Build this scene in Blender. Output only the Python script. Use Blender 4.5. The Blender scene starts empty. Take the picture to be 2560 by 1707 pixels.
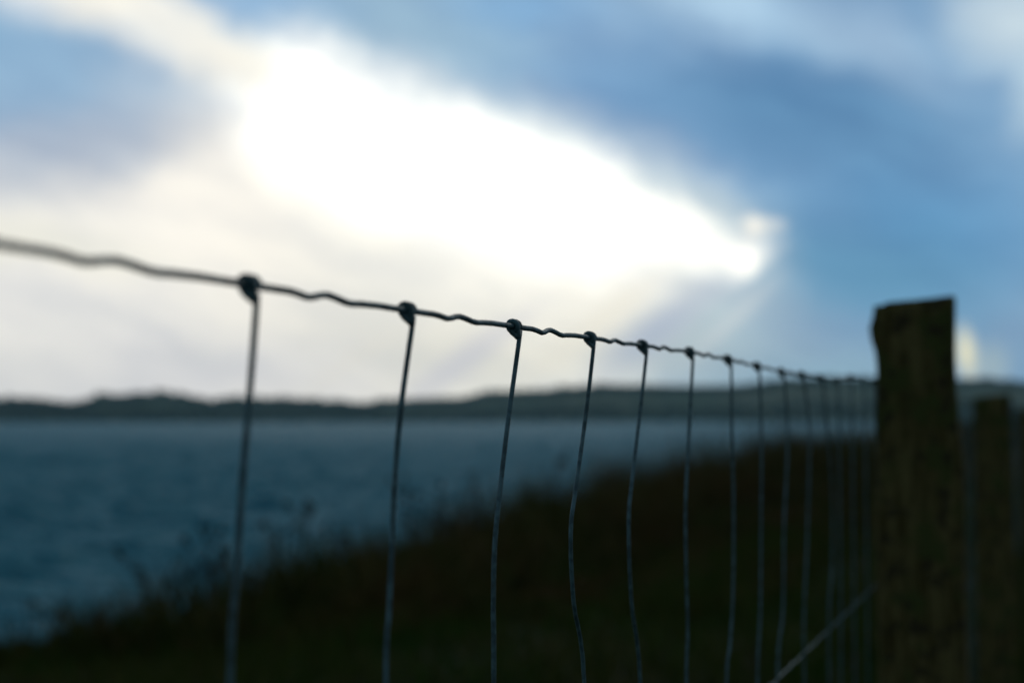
import bpy, bmesh, math, random
import numpy as np
from mathutils import Vector, Matrix
R = math.radians
random.seed(7); rng = np.random.default_rng(7)
sc = bpy.context.scene
C = sc.collection

# ------------------------------------------------------------------ camera
F = 4300.0                     # focal length in units of a 2560-wide frame
EYE = 0.955
PITCH = math.atan(187.5 / F)
cam_d = bpy.data.cameras.new('camera'); cam = bpy.data.objects.new('camera', cam_d); C.objects.link(cam)
cam_d.sensor_width = 36.0; cam_d.lens = 36.0 * F / 2560.0
cam.location = (0, 0, EYE); cam.rotation_euler = (R(90) + PITCH, 0, 0)
cam_d.clip_start = 0.02; cam_d.clip_end = 8000
cam_d.dof.use_dof = True; cam_d.dof.focus_distance = 0.93; cam_d.dof.aperture_fstop = 6.6
sc.camera = cam
sc.view_settings.view_transform = 'Standard'; sc.view_settings.look = 'None'
sc.view_settings.exposure = 0.0; sc.view_settings.gamma = 1.0
sc.cycles.volume_step_rate = 5.0
sc.cycles.max_bounces = 6; sc.cycles.volume_bounces = 0

SUN_AZ, SUN_EL = R(24), R(34)  # azimuth measured from +Y towards +X

# ------------------------------------------------------------------ node helpers
class NT:
    def __init__(s, tree): s.t = tree; s.n = tree.nodes; s.l = tree.links
    def new(s, typ, **kw):
        n = s.n.new(typ)
        for k, v in kw.items(): setattr(n, k, v)
        return n
    def put(s, sock, v):
        if v is None: return
        if hasattr(v, 'links'): s.l.new(v, sock)
        else: sock.default_value = v
    def math(s, op, a, b=None, c=None, clamp=False):
        n = s.new('ShaderNodeMath', operation=op); n.use_clamp = clamp
        for i, v in enumerate((a, b, c)): s.put(n.inputs[i], v)
        return n.outputs[0]
    def smooth(s, v, a, b, lo=0.0, hi=1.0, kind='SMOOTHSTEP'):
        n = s.new('ShaderNodeMapRange', interpolation_type=kind)
        for i, x in enumerate((v, a, b, lo, hi)): s.put(n.inputs[i], x)
        return n.outputs[0]
    def mix(s, f, a, b, mode='MIX'):
        n = s.new('ShaderNodeMix', data_type='RGBA', blend_type=mode)
        s.put(n.inputs[0], f)
        for i, v in ((6, a), (7, b)):
            s.put(n.inputs[i], v if hasattr(v, 'links') else tuple(v) + (1,) * (4 - len(v)))
        return n.outputs[2]
    def noise(s, vec, scale, detail=3, rough=.5, dim='3D', w=None, lac=2.0):
        n = s.new('ShaderNodeTexNoise', noise_dimensions=dim)
        if vec is not None: s.put(n.inputs['Vector'], vec)
        n.inputs['Scale'].default_value = scale; n.inputs['Detail'].default_value = detail
        n.inputs['Roughness'].default_value = rough; n.inputs['Lacunarity'].default_value = lac
        return n

def lin(r, g, b, k=1.0):
    f = lambda c: ((c/255+.055)/1.055)**2.4 if c > 10 else c/255/12.92
    return (f(r)*k, f(g)*k, f(b)*k)

# ------------------------------------------------------------------ world: Nishita sky behind broken cloud
W = bpy.data.worlds.new('World'); sc.world = W; W.use_nodes = True
t = NT(W.node_tree); t.n.clear()
out = t.new('ShaderNodeOutputWorld')
sky = t.new('ShaderNodeTexSky', sky_type='NISHITA'); sky.sun_disc = False
sky.sun_elevation = SUN_EL; sky.sun_rotation = SUN_AZ; sky.altitude = 10; sky.air_density = 1.0; sky.dust_density = 1.5
bg_clear = t.new('ShaderNodeBackground'); t.l.new(sky.outputs[0], bg_clear.inputs[0]); bg_clear.inputs[1].default_value = 0.06
geo = t.new('ShaderNodeTexCoord').outputs['Generated']
sep = t.new('ShaderNodeSeparateXYZ'); t.l.new(geo, sep.inputs[0])
az = t.math('ARCTAN2', sep.outputs[0], sep.outputs[1])
el = t.math('ARCSINE', sep.outputs[2])
# azimuth / elevation, 43 units to the radian; horizon at 10.41
U0 = t.math('MULTIPLY_ADD', az, 43.0, 12.8)
V0 = t.math('MULTIPLY_ADD', el, -43.0, 10.41)
cmb = t.new('ShaderNodeCombineXYZ'); t.l.new(U0, cmb.inputs[0]); t.l.new(V0, cmb.inputs[1])
def warped(amp, scale, detail=4):
    nz = t.noise(cmb.outputs[0], scale, detail, .5)
    off = t.new('ShaderNodeVectorMath', operation='MULTIPLY_ADD')
    t.l.new(nz.outputs['Color'], off.inputs[0])
    off.inputs[1].default_value = (amp, amp, 0); off.inputs[2].default_value = (-amp/2, -amp/2, 0)
    ad = t.new('ShaderNodeVectorMath', operation='ADD'); t.l.new(off.outputs[0], ad.inputs[0]); t.l.new(cmb.outputs[0], ad.inputs[1])
    return ad.outputs[0]
P_soft = warped(1.6, .35); P_edge = warped(1.1, .75, 3)
def blob(P, cx, cy, rx, ry, rot, hard=0.0):
    """soft elliptical cloud patch; rot in degrees, clockwise as seen from the shore"""
    m = t.new('ShaderNodeMapping', vector_type='TEXTURE')
    t.l.new(P, m.inputs['Vector'])
    m.inputs['Location'].default_value = (cx, cy, 0); m.inputs['Rotation'].default_value = (0, 0, R(rot)); m.inputs['Scale'].default_value = (rx, ry, 1)
    ln = t.new('ShaderNodeVectorMath', operation='LENGTH'); t.l.new(m.outputs[0], ln.inputs[0])
    return t.smooth(ln.outputs['Value'], 1.0, hard)
# overall overcast, dimmer away from the sun
horiz = t.smooth(V0, -9.0, 1.5)
col = t.mix(horiz, lin(64, 96, 128), lin(128, 168, 205))
back = t.smooth(t.math('ABSOLUTE', az), R(30), R(75))
col = t.mix(back, col, t.mix(horiz, lin(64, 92, 120), lin(84, 108, 128)))
big = t.smooth(t.noise(cmb.outputs[0], .10, 5, .55).outputs[0], .35, .7)
col = t.mix(t.math('MULTIPLY', big, .22), col, lin(205, 216, 226))
SOFT = [ # cx, cy, rx, ry, rot, colour, alpha, hardness
 (16, 2.5, 9, 3.0, 18, (122,164,206), .8, 0), (20, 2.9, 6, 2.2, 10, (94,142,186), .9, 0),
 (23, 5.6, 6, 3.0, 18, (98,153,198), .9, 0), (19.5, 6.5, 5, 2.0, 20, (112,164,200), .6, 0),
 (10, .9, 5.5, 2.4, 8, (160,192,214), .8, 0), (6.2, .1, 3.5, 1.6, 10, (150,186,222), .7, 0),
 (13.2, .1, 3.2, 1.2, 5, (130,176,218), .7, 0),
 (18.3, .1, 3.2, 1.6, 20, (178,210,236), .8, 0), (21.8, 1.4, 3.2, 1.5, 25, (176,204,228), .65, 0),
 (25.2, 1.0, 2.6, 2.0, 30, (205,222,232), .85, 0), (25.7, 2.9, 1.2, 1.8, 0, (190,214,230), .8, 0),
 (23.2, -.4, 2.2, .7, 8, (112,152,170), .8, 0),
 (1.0, 1.9, 4.6, 3.4, 8, (142,180,212), 1.0, 0), (2.0, 3.6, 5.0, 2.6, -6, (170,186,208), 1.0, 0),
 (3.8, 5.1, 5.4, 2.2, -14, (206,206,208), .9, 0), (.3, 4.7, 2.8, 1.3, -8, (176,186,200), .7, 0),
 (1.2, .3, 3.8, 1.3, 12, (214,230,240), .95, 0), (4.0, 1.0, 3.9, 1.4, 27, (222,232,240), .95, 0),
 (6.0, 8.4, 14, 5.0, 4, (242,241,238), 1.0, .5), (1.5, 6.2, 6, 1.3, 12, (255,252,240), .9, 0),
 (15.8, 8.6, 6.0, 2.4, -8, (212,222,230), .95, .2), (19.5, 9.6, 7, 1.6, 0, (162,196,212), .75, 0),
 (12, 6.9, 8.0, 3.8, 6, (256,254,244), 1.0, .2), (8, 5.0, 5, 2.6, 5, (252,246,238), 1.0, .1),
 (12.5, 4.2, 9.0, 2.6, 20, (205,218,228), .55, 0),
]
for cx, cy, rx, ry, rot, c, a, h in SOFT:
    m = blob(P_soft, cx, cy, rx, ry, rot, h)
    col = t.mix(t.math('MULTIPLY', m, a), col, lin(*c))
SOFT2 = [(8.5, 5.8, 10, 4.8, 10, (257,253,244), .95, .25), (11.5, 7.2, 7.5, 3.0, 0, (255,252,240), .8, .1), (13.2, 4.6, 8.6, 3.0, 20, (226,236,240), .8, .2),
 (17.2, 5.9, 4.2, 1.6, 24, (206,222,226), .8, 0), (2.0, .1, 4.6, 1.7, 8, (246,250,252), .95, 0), (1.4, 2.2, 3.6, 2.6, 10, (144,180,212), .85, 0), (2.0, 4.0, 4.0, 1.5, -10, (172,186,206), .75, 0),
 (22, 7.0, 5, 2.2, 10, (96,152,188), .7, 0), (20.5, 3.3, 7, 2.4, 14, (98,142,182), .6, 0), (17.5, 8.3, 4, 1.4, -5, (156,192,208), .6, 0), (1.0, 6.2, 5.0, .8, 12, (255,252,238), .9, 0), (12.6, 8.3, 6.5, 2.5, -6, (253,249,234), .75, 0), (5, 9.4, 7, 1.4, 0, (240,238,240), .6, 0)]
for cx, cy, rx, ry, rot, c, a, h in SOFT2:
    m = blob(P_soft, cx, cy, rx, ry, rot, h)
    col = t.mix(t.math('MULTIPLY', m, a), col, lin(*c))
HOT = [ # the torn opening the light comes through
 (12.0, 6.2, 6.5, 3.0, 12, 1.04, .2), (7.4, 2.6, 2.6, 2.6, 20, 1.45, 0), (9.6, 3.9, 4.8, 2.7, 18, 1.6, 0), (12.5, 4.9, 4.8, 2.6, 18, 1.6, 0),
 (14.8, 5.5, 3.7, 2.0, 20, 1.5, 0), (16.9, 5.95, 2.6, 1.3, 22, 1.4, 0), (5.6, 1.6, 3.2, 1.3, 28, .95, 0), (2.6, .4, 3.8, 1.2, 14, .95, 0),
 (18.6, 6.45, 1.35, .7, -8, 1.4, 0), (19.0, 5.75, .8, .5, 10, 1.05, 0)]
for cx, cy, rx, ry, rot, k, h in HOT:
    m = blob(P_edge, cx, cy, rx, ry, rot, h)
    col = t.mix(m, col, (k, k*.98, k*.90))
streak = t.new('ShaderNodeMapping', vector_type='TEXTURE'); t.l.new(P_soft, streak.inputs['Vector'])
streak.inputs['Rotation'].default_value = (0, 0, R(17)); streak.inputs['Scale'].default_value = (3.2, 1, 1)
st = t.noise(streak.outputs[0], .7, 3, .5).outputs[0]
col = t.mix(1.0, col, t.mix(t.smooth(st, .3, .7), (.90, .91, .93), (1.10, 1.085, 1.05)), 'MULTIPLY')
# distant shafts of light slanting down out of the opening
def shaft(a, cx, cy, lx, w, rot, c):
    global col
    m = blob(cmb.outputs[0], cx, cy, lx, w, rot)
    col = t.mix(t.math('MULTIPLY', m, a), col, lin(*c))
shaft(.9, 14.7, 8.3, 3.4, .55, -38, (257,252,236)); shaft(.8, 16.5, 8.2, 3.0, .8, -37, (184,196,216))
shaft(.7, 18.2, 8.1, 2.4, .4, -42, (214,224,228)); shaft(.6, 11.6, 9.0, 3.4, .6, -36, (214,214,226))
shaft(.3, 9.0, 8.9, 3.0, .4, -34, (252,246,232)); shaft(1, 23.92, 8.9, .42, 1.0, -8, (255,250,215)); shaft(.6, 24.5, 9.2, .7, .9, 0, (190,206,204))
bg_cloud = t.new('ShaderNodeBackground'); t.l.new(col, bg_cloud.inputs[0]); bg_cloud.inputs[1].default_value = 1.0
cover = t.smooth(t.noise(cmb.outputs[0], .16, 4, .5).outputs[0], .2, .5, .95, 1.0)
mx = t.new('ShaderNodeMixShader'); t.l.new(cover, mx.inputs[0]); t.l.new(bg_clear.outputs[0], mx.inputs[1]); t.l.new(bg_cloud.outputs[0], mx.inputs[2])
t.l.new(mx.outputs[0], out.inputs[0])

sun_d = bpy.data.lights.new('sun', 'SUN'); sun = bpy.data.objects.new('sun', sun_d); C.objects.link(sun)
sun_d.energy = 0.5; sun_d.angle = R(12); sun_d.color = (1, .93, .82)
sd = Vector((math.sin(SUN_AZ)*math.cos(SUN_EL), math.cos(SUN_AZ)*math.cos(SUN_EL), math.sin(SUN_EL)))
sun.rotation_euler = sd.to_track_quat('Z', 'Y').to_euler(); sun.location = (0, 0, 30)

# ------------------------------------------------------------------ object helpers
def tag(o, label=None, cat=None, group=None, kind=None):
    if label: o['label'] = label
    if cat: o['category'] = cat
    if group: o['group'] = group
    if kind: o['kind'] = kind
    return o
def mesh_obj(name, V, Fc, mat, parent=None, smooth=True, mats=None):
    me = bpy.data.meshes.new(name)
    V = np.asarray(V, dtype=np.float32)
    if isinstance(Fc, np.ndarray):
        n, k = Fc.shape
        me.vertices.add(len(V)); me.vertices.foreach_set('co', V.ravel())
        me.loops.add(n*k); me.loops.foreach_set('vertex_index', Fc.astype(np.int32).ravel())
        me.polygons.add(n); me.polygons.foreach_set('loop_start', np.arange(0, n*k, k, dtype=np.int32))
        me.polygons.foreach_set('loop_total', np.full(n, k, dtype=np.int32))
        me.update(calc_edges=True)
    else:
        me.from_pydata([tuple(map(float, v)) for v in V], [], Fc); me.update()
    me.materials.append(mat)
    me.polygons.foreach_set('use_smooth', [smooth]*len(me.polygons))
    o = bpy.data.objects.new(name, me); C.objects.link(o)
    if parent: o.parent = parent
    return o
def empty(name, loc=(0, 0, 0)):
    o = bpy.data.objects.new(name, None); C.objects.link(o); o.location = loc; o.empty_display_size = .05
    return o
def tube(pts, rad, n=10, V=None, Fc=None, squash=None):
    """append a swept round wire to V, Fc"""
    pts = [Vector(p) for p in pts]
    if not hasattr(rad, '__len__'): rad = [rad]*len(pts)
    if V is None: V, Fc = [], []
    b = len(V); prev = None
    for i, p in enumerate(pts):
        d = (pts[min(i+1, len(pts)-1)] - pts[max(i-1, 0)]).normalized()
        if prev is None:
            a = d.orthogonal().normalized()
        else:
            a = (prev - d*prev.dot(d)).normalized()
        prev = a; c = d.cross(a)
        for j in range(n):
            th = 2*math.pi*j/n
            V.append(p + (a*math.cos(th) + c*math.sin(th))*rad[i])
    for i in range(len(pts)-1):
        for j in range(n):
            k = (j+1) % n
            Fc.append((b+i*n+j, b+i*n+k, b+(i+1)*n+k, b+(i+1)*n+j))
    Fc.append(tuple(b+j for j in reversed(range(n)))); Fc.append(tuple(b+(len(pts)-1)*n+j for j in range(n)))
    return V, Fc
def catmull(pts, sub=6):
    pts = [Vector(p) for p in pts]; P = [2*pts[0]-pts[1]] + pts + [2*pts[-1]-pts[-2]]; o = []
    for i in range(1, len(P)-2):
        for s in range(sub):
            u = s/sub; a, b, c, d = P[i-1:i+3]
            o.append(.5*((2*b) + (c-a)*u + (2*a-5*b+4*c-d)*u*u + (3*b-a-3*c+d)*u**3))
    o.append(pts[-1]); return o

# fence line: X = FS*Y + FO, running away to the right of the view
FS, FO = 1370.0/F, -0.2793
FD = Vector((FS, 1, 0)).normalized()            # along the fence, away
FN = Vector((-FD.y, FD.x, 0))                   # towards the water
F0 = Vector((FO, 0, 0))
def sL(x, y):                                   # along-fence and seaward distance of a ground point
    return (x-FO)*FD.x + y*FD.y, (x-FO)*FN.x + y*FN.y
cm = Matrix.Translation(cam.location) @ cam.rotation_euler.to_matrix().to_4x4()
cr = cam.rotation_euler.to_matrix()
def ray(px, py): return (cr @ Vector(((px-1280)/F, (853.5-py)/F, -1)))
def on_fence(px, py):                           # survey a fence point from its bearing
    r = ray(px, py); o = Vector((0, 0, EYE))
    k = (F0-o).dot(FN)/r.dot(FN); return o + r*k
def at_depth(px, py, y):
    r = ray(px, py); return Vector((0, 0, EYE)) + r*(y/r.y)

# ------------------------------------------------------------------ materials
def mat(name):
    m = bpy.data.materials.new(name); m.use_nodes = True; k = NT(m.node_tree)
    return m, k, k.n['Principled BSDF']
def obj_co(k): return k.new('ShaderNodeTexCoord').outputs['Object']
def bump(k, b, h, strength=.5, dist=.01):
    n = k.new('ShaderNodeBump'); n.inputs['Strength'].default_value = strength; n.inputs['Distance'].default_value = dist
    k.l.new(h, n.inputs['Height']); k.l.new(n.outputs[0], b.inputs['Normal'])

def m_wire():
    m, k, b = mat('galvanised_wire'); co = obj_co(k)
    n1 = k.noise(co, 160, 4, .6).outputs[0]; n2 = k.noise(co, 900, 3, .6).outputs[0]
    c = k.mix(k.smooth(n1, .4, .62), (.085, .155, .145), (.045, .080, .072))
    c = k.mix(k.smooth(n2, .56, .72), c, (.055, .06, .045))
    k.l.new(c, b.inputs['Base Color']); b.inputs['Metallic'].default_value = .1
    k.l.new(k.smooth(n1, .3, .7, .5, .7), b.inputs['Roughness']); bump(k, b, n2, .5, .0004); return m
def m_wood():
    m, k, b = mat('weathered_post_wood'); co = obj_co(k)
    mp = k.new('ShaderNodeMapping'); k.l.new(co, mp.inputs[0]); mp.inputs['Scale'].default_value = (1, 1, .12)
    g = k.noise(mp.outputs[0], 90, 6, .65).outputs[0]; p = k.noise(co, 16, 5, .6).outputs[0]
    c = k.mix(k.smooth(g, .35, .65), (.065, .047, .012), (.17, .13, .042))
    c = k.mix(k.smooth(p, .50, .60), c, (.075, .08, .02))
    c = k.mix(k.smooth(k.noise(co, 34, 4, .6).outputs[0], .53, .63), c, (.055, .042, .018))
    k.l.new(c, b.inputs['Base Color']); b.inputs['Roughness'].default_value = .9; b.inputs['Specular IOR Level'].default_value = .08
    bump(k, b, k.math('ADD', g, p), .9, .006); return m
def m_rust():
    m, k, b = mat('rusty_staple_steel'); n1 = k.noise(obj_co(k), 500, 3).outputs[0]
    k.l.new(k.mix(n1, (.06, .03, .015), (.13, .07, .04)), b.inputs['Base Color']); b.inputs['Metallic'].default_value = .5; b.inputs['Roughness'].default_value = .7; return m
def m_leafy(name, c1, c2, c3, sc1=1.3, sc2=9):
    m, k, b = mat(name); co = obj_co(k)
    c = k.mix(k.smooth(k.noise(co, sc1, 3).outputs[0], .38, .62), c1, c2)
    c = k.mix(k.smooth(k.noise(co, sc2, 2).outputs[0], .5, .68), c, c3)
    k.l.new(c, b.inputs['Base Color']); b.inputs['Roughness'].default_value = .8
    b.inputs['Specular IOR Level'].default_value = .04; return m
def m_soil():
    m, k, b = mat('turf_soil'); co = obj_co(k); n = k.noise(co, 3, 6, .6).outputs[0]
    k.l.new(k.mix(k.smooth(n, .4, .6), (.012, .016, .003), (.03, .027, .008)), b.inputs['Base Color']); b.inputs['Roughness'].default_value = .95
    b.inputs['Specular IOR Level'].default_value = .1
    bump(k, b, n, .8, .05); return m
def m_hill():
    m, k, b = mat('hill_pasture'); co = obj_co(k)
    n = k.noise(co, .012, 4, .55).outputs[0]; n2 = k.noise(co, .06, 4, .6).outputs[0]
    c = k.mix(k.smooth(n, .4, .6), (.06, .095, .05), (.10, .11, .06)); c = k.mix(k.smooth(n2, .5, .65), c, (.02, .03, .018))
    k.l.new(c, b.inputs['Base Color']); b.inputs['Roughness'].default_value = 1; b.inputs['Specular IOR Level'].default_value = .05; return m
def m_water():
    m, k, b = mat('estuary_water'); co = obj_co(k)
    b.inputs['Base Color'].default_value = (.055, .235, .275, 1); b.inputs['IOR'].default_value = 1.33; b.inputs['Specular IOR Level'].default_value = .08
    b.inputs['Roughness'].default_value = .47
    mp = k.new('ShaderNodeMapping'); k.l.new(co, mp.inputs[0]); mp.inputs['Rotation'].default_value = (0, 0, R(8)); mp.inputs['Scale'].default_value = (.6, 1, 1)
    a = k.noise(mp.outputs[0], 2.0, 5, .66).outputs[0]; c = k.noise(mp.outputs[0], .35, 4, .6).outputs[0]
    bump(k, b, k.math('ADD', a, k.math('MULTIPLY', c, 3.0)), 1.0, .6); return m
WIRE, WOOD, RUST, SOIL, HILL, WATER = m_wire(), m_wood(), m_rust(), m_soil(), m_hill(), m_water()
GRASS = m_leafy('rough_grass', (.030, .072, .005), (.060, .066, .008), (.105, .075, .018))
BRUSH = m_leafy('brown_scrub', (.095, .058, .014), (.045, .058, .008), (.12, .070, .024), 1.1, 6)
STALK = m_leafy('dry_stalk', (.04, .034, .02), (.05, .04, .022), (.025, .03, .015), 5, 20)
WOODS = m_leafy('distant_tree_foliage', (.035, .055, .03), (.045, .062, .034), (.026, .04, .022), .02, .1)

# ------------------------------------------------------------------ terrain
WATER_Z = -2.6
def vnoise(x, y, seed=0, f=1.0):
    r = np.random.default_rng(seed); o = 0
    for i in range(7):
        a = r.uniform(0, 2*math.pi); k = f*r.uniform(.5, 1.8); o = o + np.sin((x*math.cos(a)+y*math.sin(a))*k + r.uniform(0, 6.28))*r.uniform(.5, 1)
    return o/4.0
def edge_L(s): return 5.6 + .5*np.sin(s*.35) + .35*np.sin(s*.9+1)
def ground_z(x, y):
    x = np.asarray(x, float); y = np.asarray(y, float)
    s, L = (x-FO)*FD.x + y*FD.y, (x-FO)*FN.x + y*FN.y
    e = edge_L(s)
    top = -.100*np.clip(L-.6, 0, None) + .04*vnoise(x, y, 3, 1.1)
    top = top + .03*np.clip(-L-2, 0, 40)                      # the landward side climbs gently
    r = np.clip((s-50)/55, 0, 1); top = top + .75*r*r*(3-2*r)
    q = np.clip((L-e)/3.2, 0, 1); q = q*q*(3-2*q)
    return top*(1-q) + (WATER_Z-.9)*q
def axis(lo, hi, near, n):                                     # spacing grows away from the camera
    u = np.linspace(-1, 1, n); v = np.sinh(u*5)/math.sinh(5)
    return np.where(v < 0, near + v*(near-lo), near + v*(hi-near))
gs = axis(-60, 700, 8, 240); gl = np.concatenate([axis(-600, 14, 1, 260)])
S, Lg = np.meshgrid(gs, gl, indexing='ij')
X = FO + S*FD.x + Lg*FN.x; Y = S*FD.y + Lg*FN.y; Z = ground_z(X, Y)
def grid_faces(n, m):
    i, j = np.meshgrid(np.arange(n-1), np.arange(m-1), indexing='ij'); a = (i*m+j).ravel()
    return np.stack([a, a+m, a+m+1, a+1], 1)
def grid_obj(name, X, Y, Z, m):
    V = np.stack([X.ravel(), Y.ravel(), Z.ravel()], 1); o = mesh_obj(name, V, grid_faces(*X.shape), m)
    return o
bank = grid_obj('ground', X, Y, Z, SOIL); tag(bank, 'dark turf bank sloping from the fence down to the water', 'ground', kind='structure')

# water: choppy sheet from the foot of the bank to the far shore
rr = np.concatenate([np.geomspace(6, 400, 900), np.geomspace(404, 1760, 50)]); aa = np.linspace(R(-75), R(60), 520)
RR, AA = np.meshgrid(rr, aa, indexing='ij'); X = RR*np.sin(AA); Y = RR*np.cos(AA); Z = np.full_like(X, WATER_Z)
r2 = np.random.default_rng(5)
for i in range(46):
    lam = r2.uniform(.6, 4.5); th = r2.normal(R(100), R(30)); amp = .020*lam**.75
    cell = np.maximum(RR*(aa[1]-aa[0]), RR*.0047)
    ph = 2*math.pi*(X*math.cos(th)+Y*math.sin(th))/lam + r2.uniform(0, 6.28)
    wv = 1-np.abs(np.sin(ph*.5)); Z += amp*(1.6*wv-.6)*np.clip(1.6-cell*3/lam, 0, 1)
water = grid_obj('water', X, Y, Z, WATER); tag(water, 'choppy blue-grey water between the bank and the hills', 'water', kind='structure')

# far hills: one ridge with depth, its skyline following the bearings of the real one
prof = [(-3000,996),(-600,990),(0,994),(110,994),(150,1001),(214,1002),(245,983),(306,986),(402,974),(497,990),(528,998),(574,988),(765,994),(900,1001),(964,996),
 (1155,991),(1219,981),(1359,978),(1476,965),(1655,969),(1833,969),(1935,955),(2000,948),(2150,951),(2410,956),(2480,952),(2560,965),(3000,950),(5500,960)]
az_n = np.linspace(R(-60), R(55), 900); dist_n = np.linspace(0, 1, 26)
DISTH = 1150.0
px_n = 1280 + F*np.tan(np.clip(az_n, -1.0, 1.0)); hpx = np.interp(px_n, [p[0] for p in prof], [1041-p[1]+(8 if p[0] > 1200 else 0) for p in prof])
ktree = np.where((px_n < 950), 1.0, .35)
crest = EYE + hpx/F*(DISTH+160) - 3.0 - 3.0*ktree
A2, D2 = np.meshgrid(az_n, dist_n, indexing='ij'); rad = DISTH + D2*520
shape = np.clip(D2/.3, 0, 1)**.7*(1-.35*np.clip((D2-.3)/.7, 0, 1)**1.5)
X = rad*np.sin(A2)/np.cos(np.abs(A2)*0+0); Y = rad*np.cos(A2)
Z = WATER_Z-.5 + (crest[:, None]-WATER_Z)*shape + vnoise(X, Y, 9, .03)*1.2*shape
hills = grid_obj('hills', X, Y, Z, HILL); tag(hills, 'low dark hills along the far shore under the bright sky', 'hills', kind='structure')

# woods on the far hills: lumpy crowns, too far off to tell apart
def ico():
    bm = bmesh.new(); bmesh.ops.create_icosphere(bm, subdivisions=2, radius=1); v = np.array([p.co[:] for p in bm.verts]); f = np.array([[q.index for q in p.verts] for p in bm.faces]); bm.free(); return v, f
iv, ifc = ico(); VV, FF = [], []; nb = 0
for i in range(2600):
    a = rng.uniform(R(-26), R(24)); dd = rng.choice([rng.uniform(0.0, .08), rng.uniform(.26, .36), rng.uniform(.26, .36)])
    px = 1280 + F*math.tan(a); kt = 1.0 if px < 950 else .4
    rd = DISTH + dd*520; sh = min(1, dd/.3)**.7
    z = WATER_Z-.5 + (np.interp(a, az_n, crest)-WATER_Z)*sh
    s = rng.uniform(1.6, 3.6)*(.55+.55*kt)
    d = iv*(1+.28*rng.standard_normal((len(iv), 1)))*np.array([s*1.2, s*1.2, s]) + np.array([rd*math.sin(a), rd*math.cos(a), z+s*.6])
    VV.append(d); FF.append(ifc+nb); nb += len(iv)
woods = mesh_obj('woodland', np.concatenate(VV), np.concatenate(FF), WOODS, smooth=False)
tag(woods, 'dark woodland in small lumps along the hills across the water', 'woodland', kind='stuff')

# ------------------------------------------------------------------ vegetation on the bank
def blades(x, y, h, w, lean, name, m, label, cat, segs=3, z=None, extra=None):
    n = len(x); z = ground_z(x, y)-.02 if z is None else z
    yaw = rng.uniform(0, 2*math.pi, n); face = rng.uniform(0, 2*math.pi, n)
    V = np.zeros((n, 2*segs+1, 3), np.float32)
    for i in range(segs+1):
        u = i/segs; off = lean*h*u**1.8; zz = z + h*u*(1-.35*lean*u); ww = w*(1-u)**.7*.5
        cx = x + np.cos(yaw)*off; cy = y + np.sin(yaw)*off
        if i < segs:
            V[:, 2*i] = np.stack([cx-np.cos(face)*ww, cy-np.sin(face)*ww, zz], 1); V[:, 2*i+1] = np.stack([cx+np.cos(face)*ww, cy+np.sin(face)*ww, zz], 1)
        else: V[:, 2*i] = np.stack([cx, cy, zz], 1)
    b = (np.arange(n)*(2*segs+1))[:, None]; T = []
    for i in range(segs-1):
        T += [(2*i, 2*i+1, 2*i+3), (2*i, 2*i+3, 2*i+2)]
    T.append((2*segs-2, 2*segs-1, 2*segs))
    Fc = np.concatenate([b+np.array(q)[None] for q in T])
    V = V.reshape(-1, 3)
    if extra is not None: Fc = np.concatenate([Fc, extra[1]+len(V)]); V = np.concatenate([V, extra[0]])
    return tag(mesh_obj(name, V, Fc, m, smooth=False), label, cat, kind='stuff')
def scatter(n, s0, s1, L0, L1, p=1.0):
    s = s0 + (s1-s0)*rng.uniform(0, 1, n)**p; L = rng.uniform(L0, L1, n)
    return FO + s*FD.x + L*FN.x, s*FD.y + L*FN.y, s, L
xs = []
x, y, s, L = scatter(120000, 3.5, 26, -.5, 6.6, 1.3); k = (L < edge_L(s)+.7); xs.append((x[k], y[k], s[k], L[k]))
x, y, s, L = scatter(60000, 3.0, 40, -9, -.2, 1.4); xs.append((x, y, s, L))
x, y, s, L = [np.concatenate([q[i] for q in xs]) for i in range(4)]
tuss = np.clip(.75 + .6*vnoise(x, y, 21, 3.1), .3, 1.7)
h = rng.uniform(.12, .34, len(x))*tuss
blades(x, y, h, rng.uniform(.004, .009, len(x)), rng.uniform(.15, .8, len(x)), 'grass', GRASS,
       'rough dark green grass covering the bank on both sides of the fence', 'grass')

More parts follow.
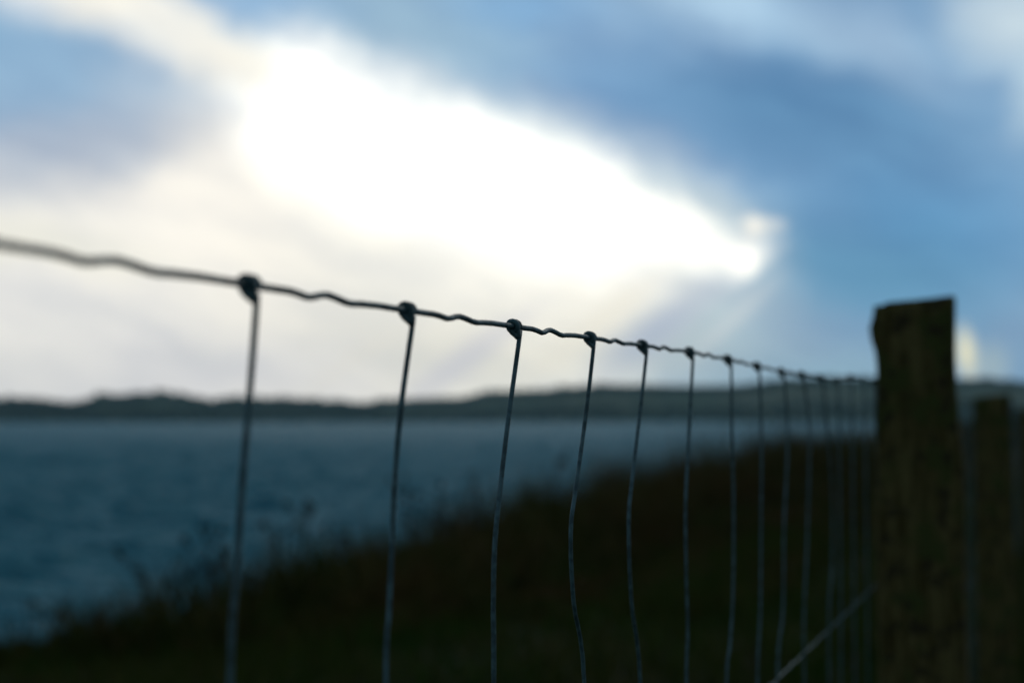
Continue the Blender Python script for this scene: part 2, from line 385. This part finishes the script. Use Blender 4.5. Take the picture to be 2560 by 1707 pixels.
# brown scrub, taller the further it runs along the bank
def leaf_cards(cx, cy, cz, size):
    n = len(cx); d = rng.standard_normal((n, 3)); d /= np.linalg.norm(d, axis=1)[:, None]; e = np.cross(d, rng.standard_normal((n, 3))); e /= np.linalg.norm(e, axis=1)[:, None]
    c = np.stack([cx, cy, cz], 1); s = size[:, None]
    V = np.stack([c-d*s, c+e*s*.45, c+d*s, c-e*s*.45], 1).reshape(-1, 3); b = (np.arange(n)*4)[:, None]
    return V, np.concatenate([b+np.array((0, 1, 2))[None], b+np.array((0, 2, 3))[None]])
def top_height(s, L):
    return np.clip(.12 + .036*(s-9), .08, .70)*np.clip(1.0-(s-26)/45, .5, 1)
def scrub(nc, s0, s1, L0, L1, hf, name, label, per=150, wid=.5, card=1.0):
    x0, y0, s, L = scatter(nc, s0, s1, L0, L1, 1.1); H = hf(s, L)*rng.uniform(.4, .95, nc)*np.clip(.95+.5*vnoise(x0, y0, 31, 1.6), .4, 1.7)
    X, Y, Zc, SZ = [], [], [], []; bx, by, bh = [], [], []
    for i in range(nc):
        r = rng.uniform(.2, wid)*(.5+H[i]*.6); d = rng.standard_normal((per, 3))*np.array([r*.5, r*.5, 1]); u = rng.uniform(0, 1, per)**.7
        gz = float(ground_z(x0[i], y0[i])); px = x0[i]+d[:, 0]*(1-.55*u); py = y0[i]+d[:, 1]*(1-.55*u)
        X.append(px); Y.append(py); Zc.append(gz + H[i]*u*(1-.25*(d[:, 0]**2+d[:, 1]**2)/(r*r+.01)*.3)); SZ.append(card*rng.uniform(.012, .035, per)*(.6+.4*H[i]))
        m = 9; bx.append(x0[i]+rng.normal(0, r*.45, m)); by.append(y0[i]+rng.normal(0, r*.45, m)); bh.append(H[i]*rng.uniform(.85, 1.3, m))
    e = leaf_cards(*map(np.concatenate, (X, Y, Zc, SZ)))
    bx, by, bh = map(np.concatenate, (bx, by, bh))
    return blades(bx, by, bh, rng.uniform(.006, .014, len(bx)), rng.uniform(.05, .45, len(bx)), name, BRUSH, label, 'undergrowth', extra=e)
scrub(1900, 9, 46, 1.2, 5.9, top_height, 'undergrowth', 'dark brown scrub along the water side of the fence, taller away from the camera')
scrub(1200, 12, 60, -14, -1.0, lambda s, L: np.clip(.25+.015*(s-10), .2, .6)*np.clip((-L)/4, .3, 1.1), 'undergrowth', 'dark scrub on the landward side behind the wooden posts')

scrub(700, 55, 150, -3, 6, lambda s, L: .45+0*s, 'undergrowth', 'dark scrub far along the shore near the hills, beside the big post', card=3.0, wid=1.4)
NC, per = 700, 85
cx_, cy_, s, L = scatter(NC, 8.5, 46, 3.0, 6.0, 1.25)
ch = rng.uniform(0, 1, NC)**1.5*1.05*np.clip(.28+s/32, .4, 1.1)
x = np.repeat(cx_, per) + rng.normal(0, .10, NC*per); y = np.repeat(cy_, per) + rng.normal(0, .10, NC*per)
hh = np.repeat(top_height(s, L)*.6 + ch, per)*rng.uniform(.35, 1.1, NC*per)
blades(x, y, hh, rng.uniform(.010, .020, len(x)), rng.uniform(.1, .9, len(x)), 'tall_grass', BRUSH, 'clumps of tall grass feathering the top of the bank against the water', 'tall grass')

# single dry weeds standing above the bank's edge
def weed(px, py_top, py_base, dist, lean, kind, label):
    tip = at_depth(px, py_top, dist); basep = at_depth(px - lean, py_base, dist)
    gz = float(ground_z(basep.x, basep.y)); basep.z = min(basep.z, gz) if basep.z < gz+.02 else gz
    root = empty('dry_weed', basep); tag(root, label, 'weed', 'dry weeds along the bank edge')
    tipl = tip - basep; mid = tipl*.5 + Vector((-tipl.x*.22, 0, tipl.z*.06))
    stem = catmull([Vector((0, 0, -.02)), mid, tipl], 8); n = len(stem)
    V, Fc = tube(stem, [.011*(1-.6*i/n) for i in range(n)], 6)
    mesh_obj('stem', V, Fc, STALK, root)
    def head(q, par):
        r = rng.uniform(.009, .018); V = iv*(r*(1+rng.choice([-.35, 0, 1.1], (len(iv), 1)) + .2*rng.standard_normal((len(iv), 1))))*np.array([1, 1, .8]) + np.array(list(q))
        mesh_obj('seed_head', V, ifc, STALK, par, smooth=False)
    for j in range(kind):
        i = int(n*rng.uniform(.35, .95)); p = stem[min(i, n-1)]; a = rng.uniform(0, 6.28); l = rng.uniform(.08, .24)*(1.15-.5*i/n)
        q = p + Vector((math.cos(a)*l, math.sin(a)*l*.6, l*rng.uniform(.4, 1.1)))
        V, Fc = tube(catmull([p, (p+q)/2 + Vector((0, 0, -.02)), q], 4), [.0065]*9, 5)
        head(q, mesh_obj('branch', V, Fc, STALK, root))
    head(tipl, root)
weed(300, 1385, 1560, 11.5, -110, 5, 'dry weed leaning furthest left over the bank edge')
weed(505, 1318, 1540, 12.0, -35, 9, 'tall dry weed just left of the nearest upright wire')
weed(455, 1400, 1540, 12.2, 18, 5, 'short dry weed between the left-leaning weed and the tall one')
weed(150, 1530, 1590, 11.0, 10, 4, 'small dry weed at the bank edge, leftmost of all')
weed(560, 1390, 1530, 12.4, -12, 6, 'dry weed directly behind the nearest upright wire')
weed(690, 1330, 1500, 12.8, -8, 6, 'slender dry weed standing alone against the water right of the nearest upright wire')
weed(765, 1270, 1480, 13.2, 10, 7, 'dry weed with open branches midway between the first two upright wires')
weed(850, 1350, 1480, 13.6, 20, 5, 'low dry weed left of where the scrub begins')
weed(1010, 1190, 1420, 14.6, -22, 8, 'tall dry weed right behind the second upright wire')
weed(1100, 1210, 1380, 15.4, 10, 7, 'dry weed standing out of the scrub between the second and third upright wires')
weed(1190, 1180, 1360, 16.2, -10, 7, 'dry weed standing out of the scrub close left of the third upright wire')
weed(1395, 1150, 1340, 18.0, 12, 8, 'tallest dry weed in the scrub, just left of the fourth upright wire')

# ------------------------------------------------------------------ posts
def post(k_at, top_rel, label, seed, flare=False, tilt=0.0):
    """rough sawn post on the landward side of the wire; origin at its foot"""
    r = random.Random(seed); Yk = k_at; base = F0 + FD*0
    w, d = .114, .11
    left = Vector((FS*Yk+FO, Yk, 0)); c = left - FN*(w/2+.004)
    root = empty('fence_post', (c.x, c.y, float(ground_z(c.x, c.y)))); tag(root, label, 'post', 'wooden fence posts')
    root.rotation_euler = (0, tilt, math.atan2(FD.y, FD.x)-R(90))
    H = EYE + top_rel - root.location.z
    n_h, per = 70, 40; V, Fc = [], []
    for i in range(n_h+1):
        u = i/n_h; z = -.25 + u*(H+.25)
        for j in range(per):
            th = 2*math.pi*j/per; cx, sx = math.cos(th), math.sin(th)
            pw = .34; x = math.copysign(abs(cx)**pw, cx)*w/2; y = math.copysign(abs(sx)**pw, sx)*d/2
            nz = math.sin(th*3+seed+z*2.1)*.0022 + math.sin(th*11+z*7+seed*2)*.0016 + math.sin(z*17+th*2)*.0012
            grow = 1 + .09*(1-u) + nz/.06 + (.045*math.exp(-((z-(H-.195))/.045)**2) if x > 0 else 0)
            if x > 0: q_ = min(1, max(0, (H-.17-z)/.10)); grow += .16*q_*q_*(3-2*q_)*(1 if flare else .4)
            if flare and x < 0: grow += .15*math.exp(-((z-(H-.045))/.022)**2) - .03*math.exp(-((z-(H-.11))/.04)**2)
            x *= grow; y *= 1+nz/.06
            zz = z
            if i == n_h: zz = z + .010*(x/(w/2))*.5 - (.003 if x < -w*.38 else 0) + r.uniform(-.0012, .0012)
            elif i > n_h-3: zz = z + .009*(x/(w/2))*.5*(i-(n_h-3))/3
            V.append((x, y, zz))
    for i in range(n_h):
        for j in range(per): k = (j+1) % per; Fc.append((i*per+j, i*per+k, (i+1)*per+k, (i+1)*per+j))
    b = len(V); tz = sum(v[2] for v in V[-per:])/per; ring = n_h*per
    for q in (.66, .33):
        b0 = len(V)
        for j in range(per):
            v = V[n_h*per+j]; V.append((v[0]*q, v[1]*q, tz + (v[2]-tz)*q + r.uniform(-.0015, .0015)))
        for j in range(per): k = (j+1) % per; Fc.append((ring+j, ring+k, b0+k, b0+j))
        ring = b0
    Fc.append(tuple(ring+j for j in range(per)))
    mesh_obj('timber', V, Fc, WOOD, root)
    for hz in WIRE_H:
        zl = hz - root.location.z; V, Fc = tube([(-w/2+.012, -.004, zl+.010), (-w/2-.003, -.004, zl+.009), (-w/2-.0078, -.004, zl), (-w/2-.003, -.004, zl-.009), (-w/2+.012, -.004, zl-.010)], .0017, 6)
        mesh_obj('staple', V, Fc, RUST, root)
WIRE_H = [EYE+.048, EYE-.254, .45, .26, .10]
post(2.61, .173, 'big rough wooden post with slanted top, nearest and tallest of the fence', 1, True)
post(5.50, .066, 'wooden fence post seen just right of the big nearest post', 2)
post(11.2, .05, 'low wooden fence post furthest along the fence at the right edge', 4)

# ------------------------------------------------------------------ wire netting
fence = empty('wire_fence', (FO, 0, 0)); tag(fence, 'galvanised stock fence of crimped wires and knotted upright wires running to the wooden post', 'fence')
fo = fence.location
RW = .00124; RL = .00140; STEP = 2.61
KN = [(622,712),(1017,776),(1284,816),(1474,844),(1605,863),(1723,879),(1818,897),(1891,914),(1952,928),(2003,935),(2050,942),(2090,948)]
knots = [on_fence(*p) for p in KN]
svals = [sL(p.x, p.y)[0] for p in knots]; ds = .1502
def fp(s, z): return Vector((FO, 0, 0)) + FD*s + Vector((0, 0, z))
K = []                                                     # (s, z) of each knot on the top wire
kl = on_fence(-62, 601); sl = sL(kl.x, kl.y)[0]
for i in (3, 2, 1): K.append((sl-ds*(i-1), kl.z + (kl.z-knots[0].z)*.6*(i-1)))
K += [(s, k.z) for s, k in zip(svals, knots)]
i = 0
while len(K) < 100:
    i += 1; s = svals[-1] + ds*i; K.append((s, EYE + .052 + .004*math.sin(i*.23)))
def line_pts(K, lvl=None, amp=1.0, seed=0):
    r = random.Random(seed); pts = []
    for a, b in zip(K[:-1], K[1:]):
        am = amp*r.uniform(.6, .95); jt = r.uniform(-.02, .02)
        key = [(0, 0), (.08, 0), (.22, .0001), (.27+jt, -.0004), (.32+jt, -.0014), (.36+jt, -.0008), (.42+jt, .0007), (.46+jt, .0012), (.50+jt, .0006), (.56+jt, -.0009), (.60+jt, -.0012), (.66+jt, -.0006), (.78, 0), (.92, 0)]
        for u, o in key:
            s = a[0] + (b[0]-a[0])*u; z = (a[1] + (b[1]-a[1])*u) if lvl is None else lvl + .003*math.sin(s*1.7+seed)
            pts.append(fp(s, z + o*am) - fo + FN*(o*.5))
    pts.append(fp(K[-1][0], K[-1][1] if lvl is None else lvl) - fo); return pts
V, Fc = tube(line_pts(K), RL, 10); mesh_obj('line_wire', V, Fc, WIRE, fence)
for lv, sd_ in ((WIRE_H[1], 3), (WIRE_H[2], 4), (WIRE_H[3], 5), (WIRE_H[4], 6)):
    V, Fc = tube(line_pts(K, lv, 1.0, sd_), RW*.82, 8); mesh_obj('line_wire', V, Fc, WIRE, fence)
SH = { # bearings down each of the nearer upright wires
 0: [(637,751),(620,980),(602,1197),(588,1415),(571,1706)], 1: [(1028,805),(1001,1001),(985,1175),(976,1360),(969,1524),(961,1706)],
 2: [(1296,838),(1268,1045),(1246,1230),(1233,1371),(1230,1524),(1231,1706)], 3: [(1484,862),(1462,1034),(1437,1219),(1424,1328),(1431,1502),(1458,1706)],
 4: [(1614,880),(1597,1034),(1578,1197),(1569,1306),(1576,1502),(1598,1706)], 5: [(1730,894),(1720,1088),(1712,1252),(1713,1415),(1717,1578),(1714,1706)],
 6: [(1826,911),(1828,1088),(1832,1252),(1831,1469),(1823,1611),(1815,1706)], 7: [(1897,928),(1902,1088),(1901,1306),(1899,1524),(1892,1706)],
 8: [(1958,941),(1968,1088),(1959,1306),(1956,1524),(1943,1654)], 9: [(2008,948),(2022,1088),(2016,1360),(2008,1578)], 10: [(2056,956),(2077,1197),(2079,1415),(2071,1524)]}
rs = random.Random(11)
def knot_mesh(center, sx, low):
    """two turns of the upright wire round the line wire, tail drawn down beside the upright"""
    pts = []; turns = 2.5; n = 44; rk = .00130
    for i in range(n+1):
        u = i/n; th = u*turns*2*math.pi - .5; rc = .00255 + .0001*math.sin(u*9)
        pts.append(center - FN*(rc*math.cos(th)) + Vector((0, 0, rc*math.sin(th))) + FD*((.5-u)*.0056))
    pts += [center - FN*.0000 + Vector((0, 0, -.0034)) - FD*.0026, center - FN*.0016 + Vector((0, 0, -.0047)) - FD*.0020, center - FN*.0027 + Vector((0, 0, -.0060)) - FD*.0012]
    return tube(pts, rk, 10)
for idx, (s, z) in enumerate(K):
    k = idx-3; top = fp(s, z) - fo
    start = top - FN*.0026 - FD*.0006 + Vector((0, 0, .0006))
    if k in SH:
        ps = [on_fence(*q) - fo for q in SH[k]]; ps = [p - FN*.0007 for p in ps if p.z < top.z-.004]
        last = ps[-1]; zz = last.z; bx = last
        while zz > .05: zz -= .14; bx = Vector((bx.x + rs.uniform(-.002, .002), bx.y + rs.uniform(-.004, .004), zz)); ps.append(bx)
    else:
        ps = []; zz = top.z; j = Vector((0, 0, 0))
        while zz > .12: zz -= .10; j = j*.8 + FD*rs.uniform(-.006, .006); ps.append(Vector((top.x, top.y, zz)) - FN*.0031 + j)
    path = catmull([start, start - Vector((0, 0, .006))] + ps, 5)
    V, Fc = tube(path, RW*.97, 8); st = mesh_obj('stay_wire', V, Fc, WIRE, fence)
    V, Fc = knot_mesh(top, s, None); mesh_obj('knot', V, Fc, WIRE, st)

# ------------------------------------------------------------------ haze over the water
HZ = True
if HZ:
    bm = bmesh.new(); bmesh.ops.create_cube(bm, size=1)
    me = bpy.data.meshes.new('haze'); bm.to_mesh(me); bm.free(); hz = bpy.data.objects.new('haze', me); C.objects.link(hz)
    hz.scale = (4400, 3600, 70); hz.location = (0, 0, 30.0-1.0)
    m, k, b = mat('sea_air'); k.n.remove(b)
    v = k.new('ShaderNodeVolumePrincipled'); v.inputs['Color'].default_value = (.50, .84, .90, 1); v.inputs['Density'].default_value = .00018; v.inputs['Anisotropy'].default_value = .3
    k.l.new(v.outputs[0], k.n['Material Output'].inputs['Volume']); me.materials.append(m)
    tag(hz, 'thin blue haze over the water and the far hills', 'haze', kind='stuff')
